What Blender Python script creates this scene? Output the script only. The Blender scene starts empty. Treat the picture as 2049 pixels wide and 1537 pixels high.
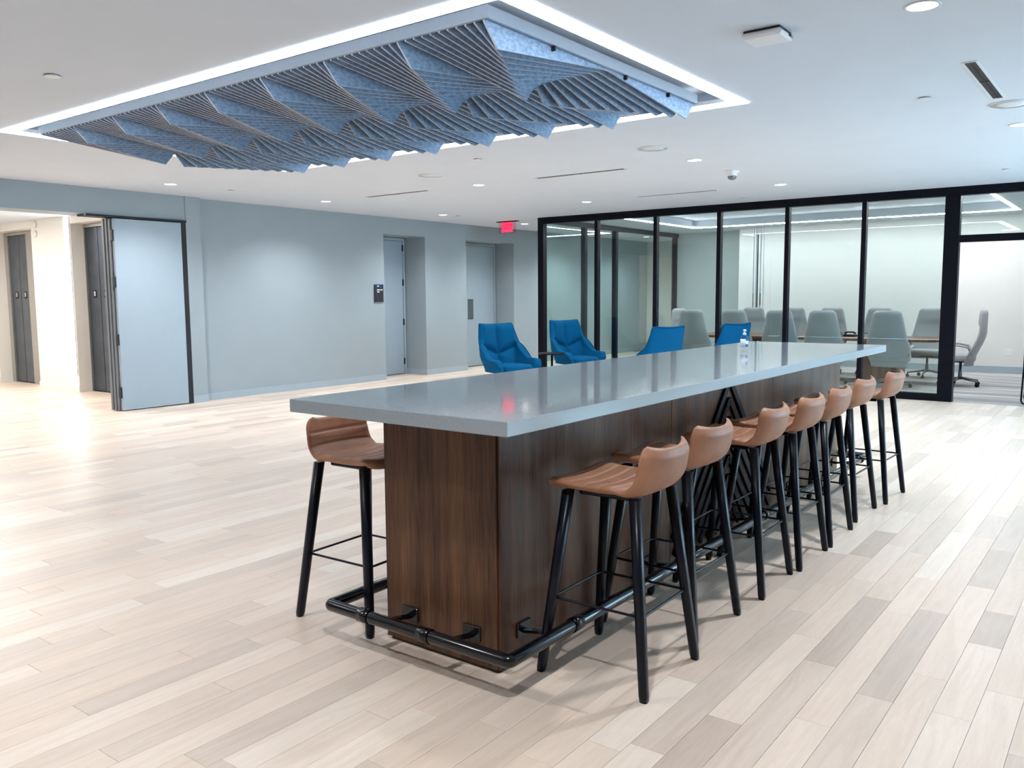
import bpy, math, random
from mathutils import Vector, Matrix

random.seed(7)
sc = bpy.context.scene
col = sc.collection
PI = math.pi

# ------------------------------------------------------------------ camera
H = 1.488                      # eye height
FPX, YAW, PIT, ROLL = 1687.418, math.radians(37.0793), math.radians(5.98554), math.radians(0.407667)
fw = Vector((math.cos(YAW) * math.cos(PIT), math.sin(YAW) * math.cos(PIT), -math.sin(PIT)))
r0 = Vector((math.sin(YAW), -math.cos(YAW), 0))
d0 = fw.cross(r0)
rt = math.cos(ROLL) * r0 + math.sin(ROLL) * d0
dn = -math.sin(ROLL) * r0 + math.cos(ROLL) * d0
cam = bpy.data.cameras.new('camera')
cam.sensor_fit = 'HORIZONTAL'
cam.sensor_width = 36.0
cam.lens = 36.0 * FPX / 2049.0
cam.clip_end = 200
camo = bpy.data.objects.new('camera', cam)
col.objects.link(camo)
up, bk = -dn, -fw
camo.matrix_world = Matrix(((rt.x, up.x, bk.x, 0), (rt.y, up.y, bk.y, 0), (rt.z, up.z, bk.z, H), (0, 0, 0, 1)))
sc.camera = camo

# ------------------------------------------------------------------ light and exposure
sc.view_settings.view_transform = 'Standard'
sc.view_settings.look = 'None'
sc.view_settings.exposure = 0.55
sc.view_settings.gamma = 1.0
sc.view_settings.use_curve_mapping = False
SKY = (0.52, 0.76, 1.0)
SKY_STRENGTH = 13.0
LED_STRENGTH = 14.0             # cove around the felt baffles
SPOT_W = 110.0                  # each recessed downlight
CONF_LED = 46.0                # cove in the meeting room
LOBBY_LED = 28.0
world = bpy.data.worlds.new('overcast_sky')
sc.world = world
world.use_nodes = True
bg = world.node_tree.nodes['Background']
bg.inputs[0].default_value = (*SKY, 1)
bg.inputs[1].default_value = SKY_STRENGTH
try:
    sc.cycles.max_bounces = 6
    sc.cycles.diffuse_bounces = 4
    sc.cycles.glossy_bounces = 4
    sc.cycles.transparent_max_bounces = 16
    sc.cycles.use_light_tree = False
    sc.cycles.use_adaptive_sampling = True
    sc.cycles.adaptive_threshold = 0.03
    sc.cycles.sample_clamp_indirect = 6.0
    sc.cycles.use_denoising = True
    sc.cycles.caustics_reflective = False
    sc.cycles.caustics_refractive = False
except Exception:
    pass


# ------------------------------------------------------------------ helpers
def lin(c):
    """sRGB 0-255 -> linear"""
    return tuple(((x / 255) / 12.92 if x / 255 <= 0.04045 else ((x / 255 + 0.055) / 1.055) ** 2.4) for x in c)


def new_mat(name):
    m = bpy.data.materials.new(name)
    m.use_nodes = True
    nt = m.node_tree
    b = nt.nodes['Principled BSDF']
    return m, nt, b


def noise(nt, scale, detail=4, rough=0.55, vec=None):
    n = nt.nodes.new('ShaderNodeTexNoise')
    n.inputs['Scale'].default_value = scale
    n.inputs['Detail'].default_value = detail
    n.inputs['Roughness'].default_value = rough
    if vec is not None:
        nt.links.new(vec, n.inputs['Vector'])
    return n


def ramp(nt, fac, stops):
    r = nt.nodes.new('ShaderNodeValToRGB')
    e = r.color_ramp.elements
    e[0].position, e[0].color = stops[0][0], (*stops[0][1], 1)
    e[1].position, e[1].color = stops[-1][0], (*stops[-1][1], 1)
    for p, c in stops[1:-1]:
        x = e.new(p)
        x.color = (*c, 1)
    nt.links.new(fac, r.inputs[0])
    return r


def surf(name, rgb, rough=0.5, metal=0.0, var=0.06, scale=30, bump=0.0, spec=0.5, sheen=0.0):
    m, nt, b = new_mat(name)
    c = lin(rgb)
    tc = nt.nodes.new('ShaderNodeTexCoord')
    n = noise(nt, scale, 1, vec=tc.outputs['Object'])
    lo = tuple(x * (1 - var) for x in c)
    hi = tuple(min(1, x * (1 + var)) for x in c)
    r = ramp(nt, n.outputs[0], [(0.3, lo), (0.7, hi)])
    nt.links.new(r.outputs[0], b.inputs['Base Color'])
    b.inputs['Roughness'].default_value = rough
    b.inputs['Metallic'].default_value = metal
    b.inputs['Specular IOR Level'].default_value = spec
    if sheen:
        b.inputs['Sheen Weight'].default_value = sheen
    if bump:
        bp = nt.nodes.new('ShaderNodeBump')
        bp.inputs['Strength'].default_value = bump
        bp.inputs['Distance'].default_value = 0.002
        nt.links.new(n.outputs[0], bp.inputs['Height'])
        nt.links.new(bp.outputs[0], b.inputs['Normal'])
    return m


def emit(name, rgb, strength):
    m, nt, b = new_mat(name)
    b.inputs['Base Color'].default_value = (*(x * 0.8 for x in rgb), 1)
    b.inputs['Emission Color'].default_value = (*rgb, 1)
    b.inputs['Emission Strength'].default_value = strength
    return m


def glass_mat(name, tint, ior=1.5):
    m = bpy.data.materials.new(name)
    m.use_nodes = True
    nt = m.node_tree
    nt.nodes.clear()
    out = nt.nodes.new('ShaderNodeOutputMaterial')
    mix = nt.nodes.new('ShaderNodeMixShader')
    fr = nt.nodes.new('ShaderNodeFresnel')
    fr.inputs[0].default_value = ior
    tr = nt.nodes.new('ShaderNodeBsdfTransparent')
    tr.inputs[0].default_value = (*tint, 1)
    gl = nt.nodes.new('ShaderNodeBsdfGlossy')
    gl.inputs['Roughness'].default_value = 0.0
    # both faces of the pane see air on the outside
    geo = nt.nodes.new('ShaderNodeNewGeometry')
    mr = nt.nodes.new('ShaderNodeMapRange')
    mr.inputs['To Min'].default_value = ior
    mr.inputs['To Max'].default_value = 1.0 / ior
    nt.links.new(geo.outputs['Backfacing'], mr.inputs['Value'])
    nt.links.new(mr.outputs[0], fr.inputs[0])
    nt.links.new(fr.outputs[0], mix.inputs[0])
    nt.links.new(tr.outputs[0], mix.inputs[1])
    nt.links.new(gl.outputs[0], mix.inputs[2])
    nt.links.new(mix.outputs[0], out.inputs[0])
    return m


class MB:
    """collects geometry; build() links it as one mesh object"""
    def __init__(s):
        s.v, s.f, s.smooth = [], [], []

    def add(s, vs, fs, smooth=False):
        o = len(s.v)
        s.v += [tuple(p) for p in vs]
        s.f += [tuple(i + o for i in f) for f in fs]
        s.smooth += [smooth] * len(fs)
        return s

    def box(s, x0, x1, y0, y1, z0, z1):
        vs = [(x, y, z) for z in (z0, z1) for y in (y0, y1) for x in (x0, x1)]
        return s.add(vs, [(0, 2, 3, 1), (4, 5, 7, 6), (0, 1, 5, 4), (2, 6, 7, 3), (0, 4, 6, 2), (1, 3, 7, 5)])

    def cbox(s, x0, x1, y0, y1, z0, z1, c=0.003):
        """box with chamfered edges"""
        X, Y, Z = (x0, x1), (y0, y1), (z0, z1)
        vs, idx = [], {}
        for i in (0, 1):
            for j in (0, 1):
                for k in (0, 1):
                    sx, sy, sz = (1 - 2 * i) * c, (1 - 2 * j) * c, (1 - 2 * k) * c
                    for a, p in enumerate(((X[i], Y[j] + sy, Z[k] + sz), (X[i] + sx, Y[j], Z[k] + sz), (X[i] + sx, Y[j] + sy, Z[k]))):
                        idx[i, j, k, a] = len(vs)
                        vs.append(p)
        f = []
        g = lambda i, j, k, a: idx[i, j, k, a]
        for i in (0, 1):
            q = [g(i, 0, 0, 0), g(i, 1, 0, 0), g(i, 1, 1, 0), g(i, 0, 1, 0)]
            f.append(tuple(q if i else q[::-1]))
        for j in (0, 1):
            q = [g(0, j, 0, 1), g(1, j, 0, 1), g(1, j, 1, 1), g(0, j, 1, 1)]
            f.append(tuple(q[::-1] if j else q))
        for k in (0, 1):
            q = [g(0, 0, k, 2), g(1, 0, k, 2), g(1, 1, k, 2), g(0, 1, k, 2)]
            f.append(tuple(q if k else q[::-1]))
        for i in (0, 1):
            for j in (0, 1):
                f.append((g(i, j, 0, 0), g(i, j, 1, 0), g(i, j, 1, 1), g(i, j, 0, 1)))
            for k in (0, 1):
                f.append((g(i, 0, k, 0), g(i, 1, k, 0), g(i, 1, k, 2), g(i, 0, k, 2)))
        for j in (0, 1):
            for k in (0, 1):
                f.append((g(0, j, k, 1), g(1, j, k, 1), g(1, j, k, 2), g(0, j, k, 2)))
        for i in (0, 1):
            for j in (0, 1):
                for k in (0, 1):
                    f.append((g(i, j, k, 0), g(i, j, k, 1), g(i, j, k, 2)))
        return s.add(vs, f)

    def rings(s, rings, cap=True, smooth=True, closed=False):
        n = len(rings[0])
        vs = [p for r in rings for p in r]
        fs = []
        m = len(rings)
        for i in range(m if closed else m - 1):
            a, b = i * n, ((i + 1) % m) * n
            for j in range(n):
                k = (j + 1) % n
                fs.append((a + j, a + k, b + k, b + j))
        s.add(vs, fs, smooth)
        if cap and not closed:
            o = len(s.v) - len(vs)
            s.f += [tuple(o + j for j in range(n))[::-1], tuple(o + (m - 1) * n + j for j in range(n))]
            s.smooth += [False, False]
        return s

    def tube(s, pts, rad, n=10, closed=False, cap=True, aspect=1.0):
        pts = [Vector(p) for p in pts]
        m = len(pts)
        rads = rad if isinstance(rad, (list, tuple)) else [rad] * m
        rings = []
        side = None
        for i, p in enumerate(pts):
            a = pts[i - 1] if (i > 0 or closed) else p
            b = pts[(i + 1) % m] if (i < m - 1 or closed) else p
            t = (b - a)
            t.normalize()
            if side is None:
                ref = Vector((0, 0, 1)) if abs(t.z) < 0.9 else Vector((1, 0, 0))
                side = t.cross(ref).normalized()
            else:
                side = (side - t * side.dot(t)).normalized()
            u2 = t.cross(side)
            rings.append([p + side * math.cos(2 * PI * k / n) * rads[i] + u2 * math.sin(2 * PI * k / n) * rads[i] * aspect for k in range(n)])
        return s.rings(rings, cap, True, closed)

    def lathe(s, prof, cx=0, cy=0, n=24, smooth=True):
        rings = [[(cx + r * math.cos(2 * PI * k / n), cy + r * math.sin(2 * PI * k / n), z) for k in range(n)] for r, z in prof]
        return s.rings(rings, True, smooth)

    def prism(s, poly, axis, a, b):
        """poly of 2D points extruded along an axis"""
        n = len(poly)
        def P(p, t):
            if axis == 'x':
                return (t, p[0], p[1])
            if axis == 'y':
                return (p[0], t, p[1])
            return (p[0], p[1], t)
        vs = [P(p, a) for p in poly] + [P(p, b) for p in poly]
        fs = [tuple(range(n)), tuple(range(2 * n - 1, n - 1, -1))]
        fs += [(i, i + n, (i + 1) % n + n, (i + 1) % n) for i in range(n)]
        return s.add(vs, fs)

    def bar(s, a, b, w, t, up=(0, 0, 1)):
        a, b = Vector(a), Vector(b)
        d = (b - a).normalized()
        n = Vector(up)
        sd = d.cross(n).normalized() * (w / 2)
        n = sd.cross(d).normalized() * (t / 2)
        r = lambda p: [p - sd - n, p + sd - n, p + sd + n, p - sd + n]
        return s.rings([r(a), r(b)], True, False)

    def shell(s, outer, inner, nu, nv, smooth=True):
        """two grids nu x nv (index j*nu+i) closed along the four rims"""
        o = list(outer) + list(inner)
        k = nu * nv
        f = []
        for j in range(nv - 1):
            for i in range(nu - 1):
                a = j * nu + i
                f.append((a, a + 1, a + 1 + nu, a + nu))
                f.append((k + a, k + a + nu, k + a + 1 + nu, k + a + 1))
        for i in range(nu - 1):
            f.append((i, k + i, k + i + 1, i + 1))
            a = (nv - 1) * nu + i
            f.append((a, a + 1, k + a + 1, k + a))
        for j in range(nv - 1):
            a = j * nu
            f.append((a, a + nu, k + a + nu, k + a))
            a = j * nu + nu - 1
            f.append((a, k + a, k + a + nu, a + nu))
        return s.add(o, f, smooth)

    def mesh(s, name):
        import bmesh
        me = bpy.data.meshes.new(name)
        me.from_pydata(s.v, [], s.f)
        for p, sm in zip(me.polygons, s.smooth):
            p.use_smooth = sm
        bm = bmesh.new()
        bm.from_mesh(me)
        bmesh.ops.recalc_face_normals(bm, faces=bm.faces)
        bm.to_mesh(me)
        bm.free()
        return me

    def build(s, name, mat, parent=None, loc=None, subsurf=0, label=None):
        me = s.mesh(name)
        me.materials.append(mat)
        o = bpy.data.objects.new(name, me)
        col.objects.link(o)
        if parent is not None:
            o.parent = parent
        if loc is not None:
            o.location = loc
        if subsurf:
            md = o.modifiers.new('smooth', 'SUBSURF')
            md.levels = md.render_levels = subsurf
        if label:
            o['label'] = label
        return o


def empty(name, loc=(0, 0, 0), rz=0.0):
    o = bpy.data.objects.new(name, None)
    col.objects.link(o)
    o.location = loc
    o.rotation_euler = (0, 0, rz)
    o.empty_display_size = 0.1
    return o


def tag(o, label=None, cat=None, group=None, kind=None):
    if label:
        o['label'] = label
    if cat:
        o['category'] = cat
    if group:
        o['group'] = group
    if kind:
        o['kind'] = kind
    return o


def copy_tree(o, parent=None):
    c = o.copy()
    col.objects.link(c)
    c.parent = parent
    for ch in o.children:
        copy_tree(ch, c)
    return c


def text(name, s, size, mat, parent, loc, rot, depth=0.001, label=None):
    cu = bpy.data.curves.new(name, 'FONT')
    cu.body = s
    cu.size = size
    cu.extrude = depth
    cu.align_x = 'CENTER'
    cu.align_y = 'CENTER'
    t = bpy.data.objects.new(name + '_tmp', cu)
    col.objects.link(t)
    dg = bpy.context.evaluated_depsgraph_get()
    me = bpy.data.meshes.new_from_object(t.evaluated_get(dg))
    bpy.data.objects.remove(t)
    me.materials.clear()
    me.materials.append(mat)
    o = bpy.data.objects.new(name, me)
    col.objects.link(o)
    o.parent = parent
    o.location = loc
    o.rotation_euler = rot
    if label:
        o['label'] = label
    return o


def spot(name, parent, loc, watts, rgb=(1, 1, 1), angle=130, blend=0.6, rad=0.05):
    L = bpy.data.lights.new(name, 'SPOT')
    L.energy = watts
    L.color = rgb
    L.spot_size = math.radians(angle)
    L.spot_blend = blend
    L.shadow_soft_size = rad
    o = bpy.data.objects.new(name, L)
    col.objects.link(o)
    o.parent = parent
    o.location = loc
    return o


def smoothstep(a, b, x):
    t = max(0.0, min(1.0, (x - a) / (b - a)))
    return t * t * (3 - 2 * t)


# ------------------------------------------------------------------ materials
M = {}
M['wall'] = surf('painted_wall', (152, 164, 171), 0.55, var=0.015, scale=3, spec=0.35)
M['wall_white'] = surf('pale_wall', (222, 222, 220), 0.6, var=0.01, scale=3, spec=0.3)
M['wall_grey'] = surf('grey_meeting_wall', (190, 198, 198), 0.6, var=0.015, scale=3, spec=0.3)
M['wall_lobby'] = surf('lobby_wall', (228, 226, 220), 0.55, var=0.015, scale=3, spec=0.3)
M['ceil'] = surf('ceiling_paint', (212, 220, 230), 0.75, var=0.01, scale=3, spec=0.2)
M['base'] = surf('baseboard_paint', (160, 174, 184), 0.45, var=0.02, scale=6)
M['door_grey'] = surf('grey_door_laminate', (156, 172, 184), 0.45, var=0.015, scale=6)
M['leaf_dark'] = surf('grey_leaf_edge', (112, 118, 126), 0.5, var=0.03)
M['black'] = surf('navy_black_metal', (4, 7, 18), 0.45, var=0.1, scale=20, spec=0.16)
M['dark'] = surf('dark_reveal', (16, 20, 28), 0.6, var=0.1)
M['rail'] = surf('black_gloss_rail', (7, 9, 16), 0.16, var=0.1, spec=0.6)
M['white'] = surf('white_plastic', (232, 234, 236), 0.4, var=0.01)
M['white_metal'] = surf('white_powder_coat', (222, 225, 228), 0.4, var=0.01)
M['trayrim'] = surf('grey_tray_rim', (150, 160, 172), 0.5, var=0.02)
M['steel'] = surf('brushed_steel', (96, 104, 116), 0.33, metal=0.9, var=0.12, scale=4)
M['steel_light'] = surf('light_steel_frame', (176, 176, 172), 0.35, metal=0.8, var=0.05)
M['chrome'] = surf('grey_aluminium', (120, 126, 132), 0.3, metal=0.8, var=0.05)
M['brass'] = surf('brass_hinge', (150, 128, 70), 0.35, metal=0.8)
M['blue'] = surf('blue_wool', (0, 80, 124), 0.9, var=0.14, scale=160, bump=0.3, spec=0.1)
M['blue_seam'] = surf('blue_piping', (0, 74, 116), 0.9, var=0.1, scale=160, spec=0.1)
M['grey_fabric'] = surf('grey_wool', (158, 161, 164), 0.9, var=0.12, scale=200, bump=0.3, sheen=0.2, spec=0.2)
M['stool_black'] = surf('black_stained_leg', (5, 11, 24), 0.32, var=0.2, scale=12, spec=0.3)
M['red'] = emit('red_exit_glow', (1.0, 0.035, 0.10), 1.0)
M['red_letter'] = emit('red_exit_letters', (1.0, 0.0, 0.05), 0.5)
M['white_emit'] = emit('downlight_glow', (1.0, 1.0, 1.0), 6.0)
M['led'] = emit('cove_led', (0.80, 0.90, 1.0), LED_STRENGTH)
M['led_conf'] = emit('meeting_room_led', (0.96, 0.98, 1.0), CONF_LED)
M['led_lobby'] = emit('lobby_led', (1.0, 0.965, 0.92), LOBBY_LED)
M['led_strip'] = emit('vertical_led', (0.95, 0.97, 1.0), 7.0)
M['glass'] = glass_mat('partition_glass', (0.88, 0.94, 0.93))
M['clear'] = glass_mat('clear_acrylic', (0.93, 0.95, 0.97), 1.4)
M['exit_acrylic'] = glass_mat('exit_acrylic', (0.95, 0.80, 0.84), 1.45)
M['label_blue'] = surf('blue_label', (60, 130, 200), 0.4)
M['label_teal'] = surf('teal_label', (20, 120, 170), 0.4)
M['plaque'] = surf('dark_plaque', (40, 38, 52), 0.35, var=0.2, scale=20)
M['plaque_blue'] = surf('blue_plaque_band', (18, 56, 96), 0.35)


def felt_mat(name, c0, c1):
    m, nt, b = new_mat(name)
    tc = nt.nodes.new('ShaderNodeTexCoord')
    mp = nt.nodes.new('ShaderNodeMapping')
    mp.inputs['Scale'].default_value = (1, 1, 2.0)
    nt.links.new(tc.outputs['Object'], mp.inputs['Vector'])
    n = noise(nt, 26, 6, 0.7, mp.outputs[0])
    r = ramp(nt, n.outputs[0], [(0.3, lin(c0)), (0.72, lin(c1))])
    nt.links.new(r.outputs[0], b.inputs['Base Color'])
    b.inputs['Roughness'].default_value = 0.95
    b.inputs['Specular IOR Level'].default_value = 0.15
    return m


def leather_mat():
    m, nt, b = new_mat('tan_leather')
    tc = nt.nodes.new('ShaderNodeTexCoord')
    n = noise(nt, 9, 5, 0.6, tc.outputs['Object'])
    r = ramp(nt, n.outputs[0], [(0.3, lin((150, 104, 80))), (0.7, lin((174, 126, 100)))])
    nt.links.new(r.outputs[0], b.inputs['Base Color'])
    b.inputs['Roughness'].default_value = 0.46
    b.inputs['Specular IOR Level'].default_value = 0.4
    v = nt.nodes.new('ShaderNodeTexVoronoi')
    v.inputs['Scale'].default_value = 420
    nt.links.new(tc.outputs['Object'], v.inputs['Vector'])
    bp = nt.nodes.new('ShaderNodeBump')
    bp.inputs['Strength'].default_value = 0.12
    bp.inputs['Distance'].default_value = 0.001
    nt.links.new(v.outputs[0], bp.inputs['Height'])
    nt.links.new(bp.outputs[0], b.inputs['Normal'])
    return m


def walnut_mat(name, dark=1.0):
    m, nt, b = new_mat(name)
    g = nt.nodes.new('ShaderNodeNewGeometry')
    mp = nt.nodes.new('ShaderNodeMapping')
    mp.inputs['Scale'].default_value = (1, 1, 0.045)
    nt.links.new(g.outputs['Position'], mp.inputs['Vector'])
    n1 = noise(nt, 14, 6, 0.6, mp.outputs[0])
    n2 = noise(nt, 150, 3, 0.6, mp.outputs[0])
    mx = nt.nodes.new('ShaderNodeMix')
    mx.data_type = 'FLOAT'
    mx.inputs[0].default_value = 0.35
    nt.links.new(n1.outputs[0], mx.inputs[2])
    nt.links.new(n2.outputs[0], mx.inputs[3])
    k = lambda c: tuple(x * dark for x in lin(c))
    r = ramp(nt, mx.outputs[0], [(0.34, k((50, 32, 24))), (0.5, k((96, 66, 48))), (0.66, k((132, 92, 62)))])
    nt.links.new(r.outputs[0], b.inputs['Base Color'])
    b.inputs['Roughness'].default_value = 0.36
    b.inputs['Specular IOR Level'].default_value = 0.3
    return m


def oak_mat(name, per_island):
    """pale oak boards, one tone per board"""
    m, nt, b = new_mat(name)
    g = nt.nodes.new('ShaderNodeNewGeometry')
    if per_island:
        rnd = g.outputs['Random Per Island']
    else:
        rnd = nt.nodes.new('ShaderNodeObjectInfo').outputs['Random']
    off = nt.nodes.new('ShaderNodeMath')
    off.operation = 'MULTIPLY'
    off.inputs[1].default_value = 37.0
    nt.links.new(rnd, off.inputs[0])
    cmb = nt.nodes.new('ShaderNodeCombineXYZ')
    nt.links.new(off.outputs[0], cmb.inputs[0])
    nt.links.new(off.outputs[0], cmb.inputs[2])
    add = nt.nodes.new('ShaderNodeVectorMath')
    nt.links.new(g.outputs['Position'], add.inputs[0])
    nt.links.new(cmb.outputs[0], add.inputs[1])
    mp = nt.nodes.new('ShaderNodeMapping')
    mp.inputs['Scale'].default_value = (0.09, 1, 1)
    nt.links.new(add.outputs[0], mp.inputs['Vector'])
    n1 = noise(nt, 16, 5, 0.6, mp.outputs[0])
    n1.inputs['Distortion'].default_value = 1.6
    n2 = noise(nt, 170, 3, 0.6, mp.outputs[0])
    base = ramp(nt, rnd, [(0.0, lin((206, 189, 175))), (0.1, lin((220, 204, 190))), (0.35, lin((230, 210, 193))),
                          (0.75, lin((236, 218, 202))), (1.0, lin((241, 227, 213)))])
    gr = ramp(nt, n1.outputs[0], [(0.36, (0.90, 0.885, 0.87)), (0.6, (1, 1, 1))])
    gr2 = ramp(nt, n2.outputs[0], [(0.35, (0.95, 0.945, 0.94)), (0.6, (1, 1, 1))])
    mu = nt.nodes.new('ShaderNodeMix')
    mu.data_type = 'RGBA'
    mu.blend_type = 'MULTIPLY'
    mu.inputs[0].default_value = 0.8
    nt.links.new(base.outputs[0], mu.inputs[6])
    nt.links.new(gr.outputs[0], mu.inputs[7])
    mu2 = nt.nodes.new('ShaderNodeMix')
    mu2.data_type = 'RGBA'
    mu2.blend_type = 'MULTIPLY'
    mu2.inputs[0].default_value = 0.8
    nt.links.new(mu.outputs[2], mu2.inputs[6])
    nt.links.new(gr2.outputs[0], mu2.inputs[7])
    nt.links.new(mu2.outputs[2], b.inputs['Base Color'])
    b.inputs['Roughness'].default_value = 0.36
    b.inputs['Specular IOR Level'].default_value = 0.4
    return m


def quartz_mat():
    m, nt, b = new_mat('grey_quartz')
    g = nt.nodes.new('ShaderNodeNewGeometry')
    n = noise(nt, 260, 2, 0.6, g.outputs['Position'])
    r = ramp(nt, n.outputs[0], [(0.35, lin((140, 150, 158))), (0.65, lin((156, 165, 173)))])
    nt.links.new(r.outputs[0], b.inputs['Base Color'])
    b.inputs['Roughness'].default_value = 0.07
    b.inputs['Specular IOR Level'].default_value = 0.5
    b.inputs['IOR'].default_value = 1.62
    return m


def carpet_mat():
    m, nt, b = new_mat('striped_carpet')
    g = nt.nodes.new('ShaderNodeNewGeometry')
    mp = nt.nodes.new('ShaderNodeMapping')
    mp.inputs['Scale'].default_value = (1, 0.04, 1)
    nt.links.new(g.outputs['Position'], mp.inputs['Vector'])
    n = noise(nt, 9, 4, 0.65, mp.outputs[0])
    r = ramp(nt, n.outputs[0], [(0.34, lin((112, 112, 116))), (0.5, lin((168, 168, 168))), (0.66, lin((206, 206, 204)))])
    nt.links.new(r.outputs[0], b.inputs['Base Color'])
    b.inputs['Roughness'].default_value = 0.95
    return m


M['felt'] = felt_mat('blue_grey_felt', (102, 126, 155), (164, 183, 205))
M['felt_edge_lit'] = felt_mat('lit_felt_edge', (160, 166, 176), (190, 194, 200))  # paler tone paints light bounced off the floor into the fin edges
M['leather'] = leather_mat()
M['walnut'] = walnut_mat('walnut_veneer', 0.85)
M['table_wood'] = walnut_mat('meeting_table_veneer', 1.25)
M['oak_plank'] = oak_mat('oak_plank', False)
M['oak_field'] = oak_mat('oak_floor', True)
M['quartz'] = quartz_mat()
M['carpet'] = carpet_mat()
M['subfloor'] = surf('subfloor', (120, 98, 78), 0.8)

# ------------------------------------------------------------------ the setting
C = 2.89                       # ceiling height
WY = 10.9                      # long grey wall
GX = 12.77                     # glass partition
SY = 8.935                     # side glazing of the meeting room
BXW = 17.74                    # back wall of the meeting room
RY = -3.4                      # window wall, right of the frame
BX = -4.0                      # wall behind the camera


def struct(o, label=None):
    o['kind'] = 'structure'
    if label:
        o['label'] = label
    return o


# ---- floor: sub-floor with oak boards laid along x
floor = struct(MB().box(BX, 21.0, RY, 18.0, -0.15, -0.008).build('floor', M['subfloor']), 'pale oak plank floor of the open lounge')
PW, GAP = 0.127, 0.0012
lengths = [0.45, 0.6, 0.75, 0.9, 1.05, 1.25, 1.5]
planks = []
y = 0.288 - PW * 30
while y < 17.9:
    x = BX + random.uniform(-1.2, 0)
    while x < 20.9:
        L = random.choice(lengths)
        planks.append((x, y, L))
        x += L
    y += PW
keep = []
for (x, y, L) in planks:
    cx, cy = x + L / 2, y + PW / 2
    if cx > 19.9 or cx < BX + 0.8 or cy < RY + 0.1:
        continue
    if cy > WY + 0.05 and not (1.9 < cx < 7.7) and not (10.0 < cx < 12.4 and cy < 11.42) and not (12.3 < cx < 15.2 and cy < 11.42):
        continue
    if x + L > GX - 0.02 and cy < SY + 0.02:
        if x < GX - 0.03:
            keep.append((x, y, GX - 0.02 - x))
        continue
    keep.append((x, y, L))


def project(p):
    d = Vector(p) - Vector((0, 0, H))
    z = d.dot(fw)
    if z < 0.3:
        return None
    return (d.dot(rt) / z * FPX + 1024.5, d.dot(dn) / z * FPX + 768.5, z)


scored = []
for i, (x, y, L) in enumerate(keep):
    cs = []
    for t in (0.1, 0.5, 0.9):
        q = project((x + L * t, y + PW / 2, 0))
        if q and 0 <= q[0] <= 2049 and 0 <= q[1] <= 1537:
            cs.append(q)
    under = 2.5 < x + L / 2 < 7.0 and 1.95 < y + PW / 2 < 2.6
    if cs and L in lengths and not under:
        zz = cs[len(cs) // 2][2]
        scored.append((L * len(cs) / 3 / zz ** 3, i))
scored.sort(reverse=True)
big = set(i for _, i in scored[:300])
plank_mesh = {}
for L in lengths:
    b = MB().cbox(GAP / 2, L - GAP / 2, GAP / 2, PW - GAP / 2, -0.009, 0.0, 0.0006)
    me = b.mesh('plank')
    me.materials.append(M['oak_plank'])
    plank_mesh[L] = me
field = MB()
for i, (x, y, L) in enumerate(keep):
    if i in big:
        o = bpy.data.objects.new('plank', plank_mesh[L])
        col.objects.link(o)
        o.parent = floor
        o.location = (x, y, 0)
    else:
        field.box(x + GAP / 2, x + L - GAP / 2, y + GAP / 2, y + PW - GAP / 2, -0.009, 0.0)
fo = field.build('plank_field', M['oak_field'], floor)
fo['kind'] = 'stuff'

carpet = struct(MB().box(GX - 0.02, 18.6, 0.6, SY - 0.03, -0.008, 0.002).build('floor_carpet', M['carpet']), 'grey striped carpet of the meeting room')

# ---- ceiling with the opening for the baffle recess and the raised meeting-room tray
SX0, SX1, SY0, SY1 = 3.19, 6.16, 2.45, 7.80
TX0, TX1, TY0, TY1 = 13.75, 16.95, 1.87, 7.90
cb = MB()
T = 0.30
cb.box(BX, SX0, RY, 18, C, C + T).box(SX1, GX, RY, 18, C, C + T)
cb.box(SX0, SX1, RY, SY0, C, C + T).box(SX0, SX1, SY1, 18, C, C + T)
cb.box(SX0, SX1, SY0, SY1, C + 0.11, C + T)
cb.box(GX, TX0, RY, 18, C, C + T).box(TX1, 21, RY, 18, C, C + T)
cb.box(TX0, TX1, RY, TY0, C, C + T).box(TX0, TX1, TY1, 18, C, C + T)
cb.box(TX0, TX1, TY0, TY1, C + 0.16, C + T)
ceiling = struct(cb.build('ceiling', M['ceil']), 'white painted ceiling with a sunken rectangle for the baffles')

# ---- long grey wall on the left, with lobby opening and two door niches
TOPD = 2.59                    # niche height
w = MB()
WB = 11.2
w.box(BX, 2.9, WY - 0.1, WB, 0, C)                        # left of the lobby opening
w.box(2.9, 6.78, WY - 0.12, WB - 0.02, 2.555, C)          # header over the opening
w.box(6.76, 6.99, WY - 0.13, WY + 0.3, 0, C).box(6.99, 7.1, WY + 0.2, WY + 0.35, 0, C)              # pier beside the folding door
w.box(6.99, 10.68, WY, WY + 0.2, 0, C)
w.box(10.68, 11.755, WY, WY + 0.75, TOPD, C)              # niche 1
w.box(10.58, 10.68, WY + 0.2, WY + 0.75, 0, C)
w.box(10.68, 11.755, WY + 0.58, WY + 0.75, 0, TOPD)
w.box(11.755, 12.94, WY, WY + 0.2, 0, C)
w.box(11.755, 11.855, WY + 0.2, WY + 0.75, 0, C)
w.box(12.94, 14.52, WY, WY + 1.1, TOPD, C)                # niche 2
w.box(12.84, 12.94, WY + 0.2, WY + 1.1, 0, C)
w.box(12.94, 14.52, WY + 0.55, WY + 1.1, 0, TOPD)
w.box(14.52, 20.5, WY, WY + 0.2, 0, C)
w.box(14.52, 14.62, WY + 0.2, WY + 1.1, 0, C)
wall_left = struct(w.build('wall_left', M['wall']), 'long pale blue-grey wall with two recessed door niches')
bb = MB()
BH = 0.105
bb.box(6.755, 6.995, WY - 0.142, WY - 0.13, 0, BH).box(6.99, 10.68, WY - 0.012, WY, 0, BH)
bb.box(11.743, 12.952, WY - 0.012, WY, 0, BH).box(14.508, 20.4, WY - 0.012, WY, 0, BH)
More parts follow.
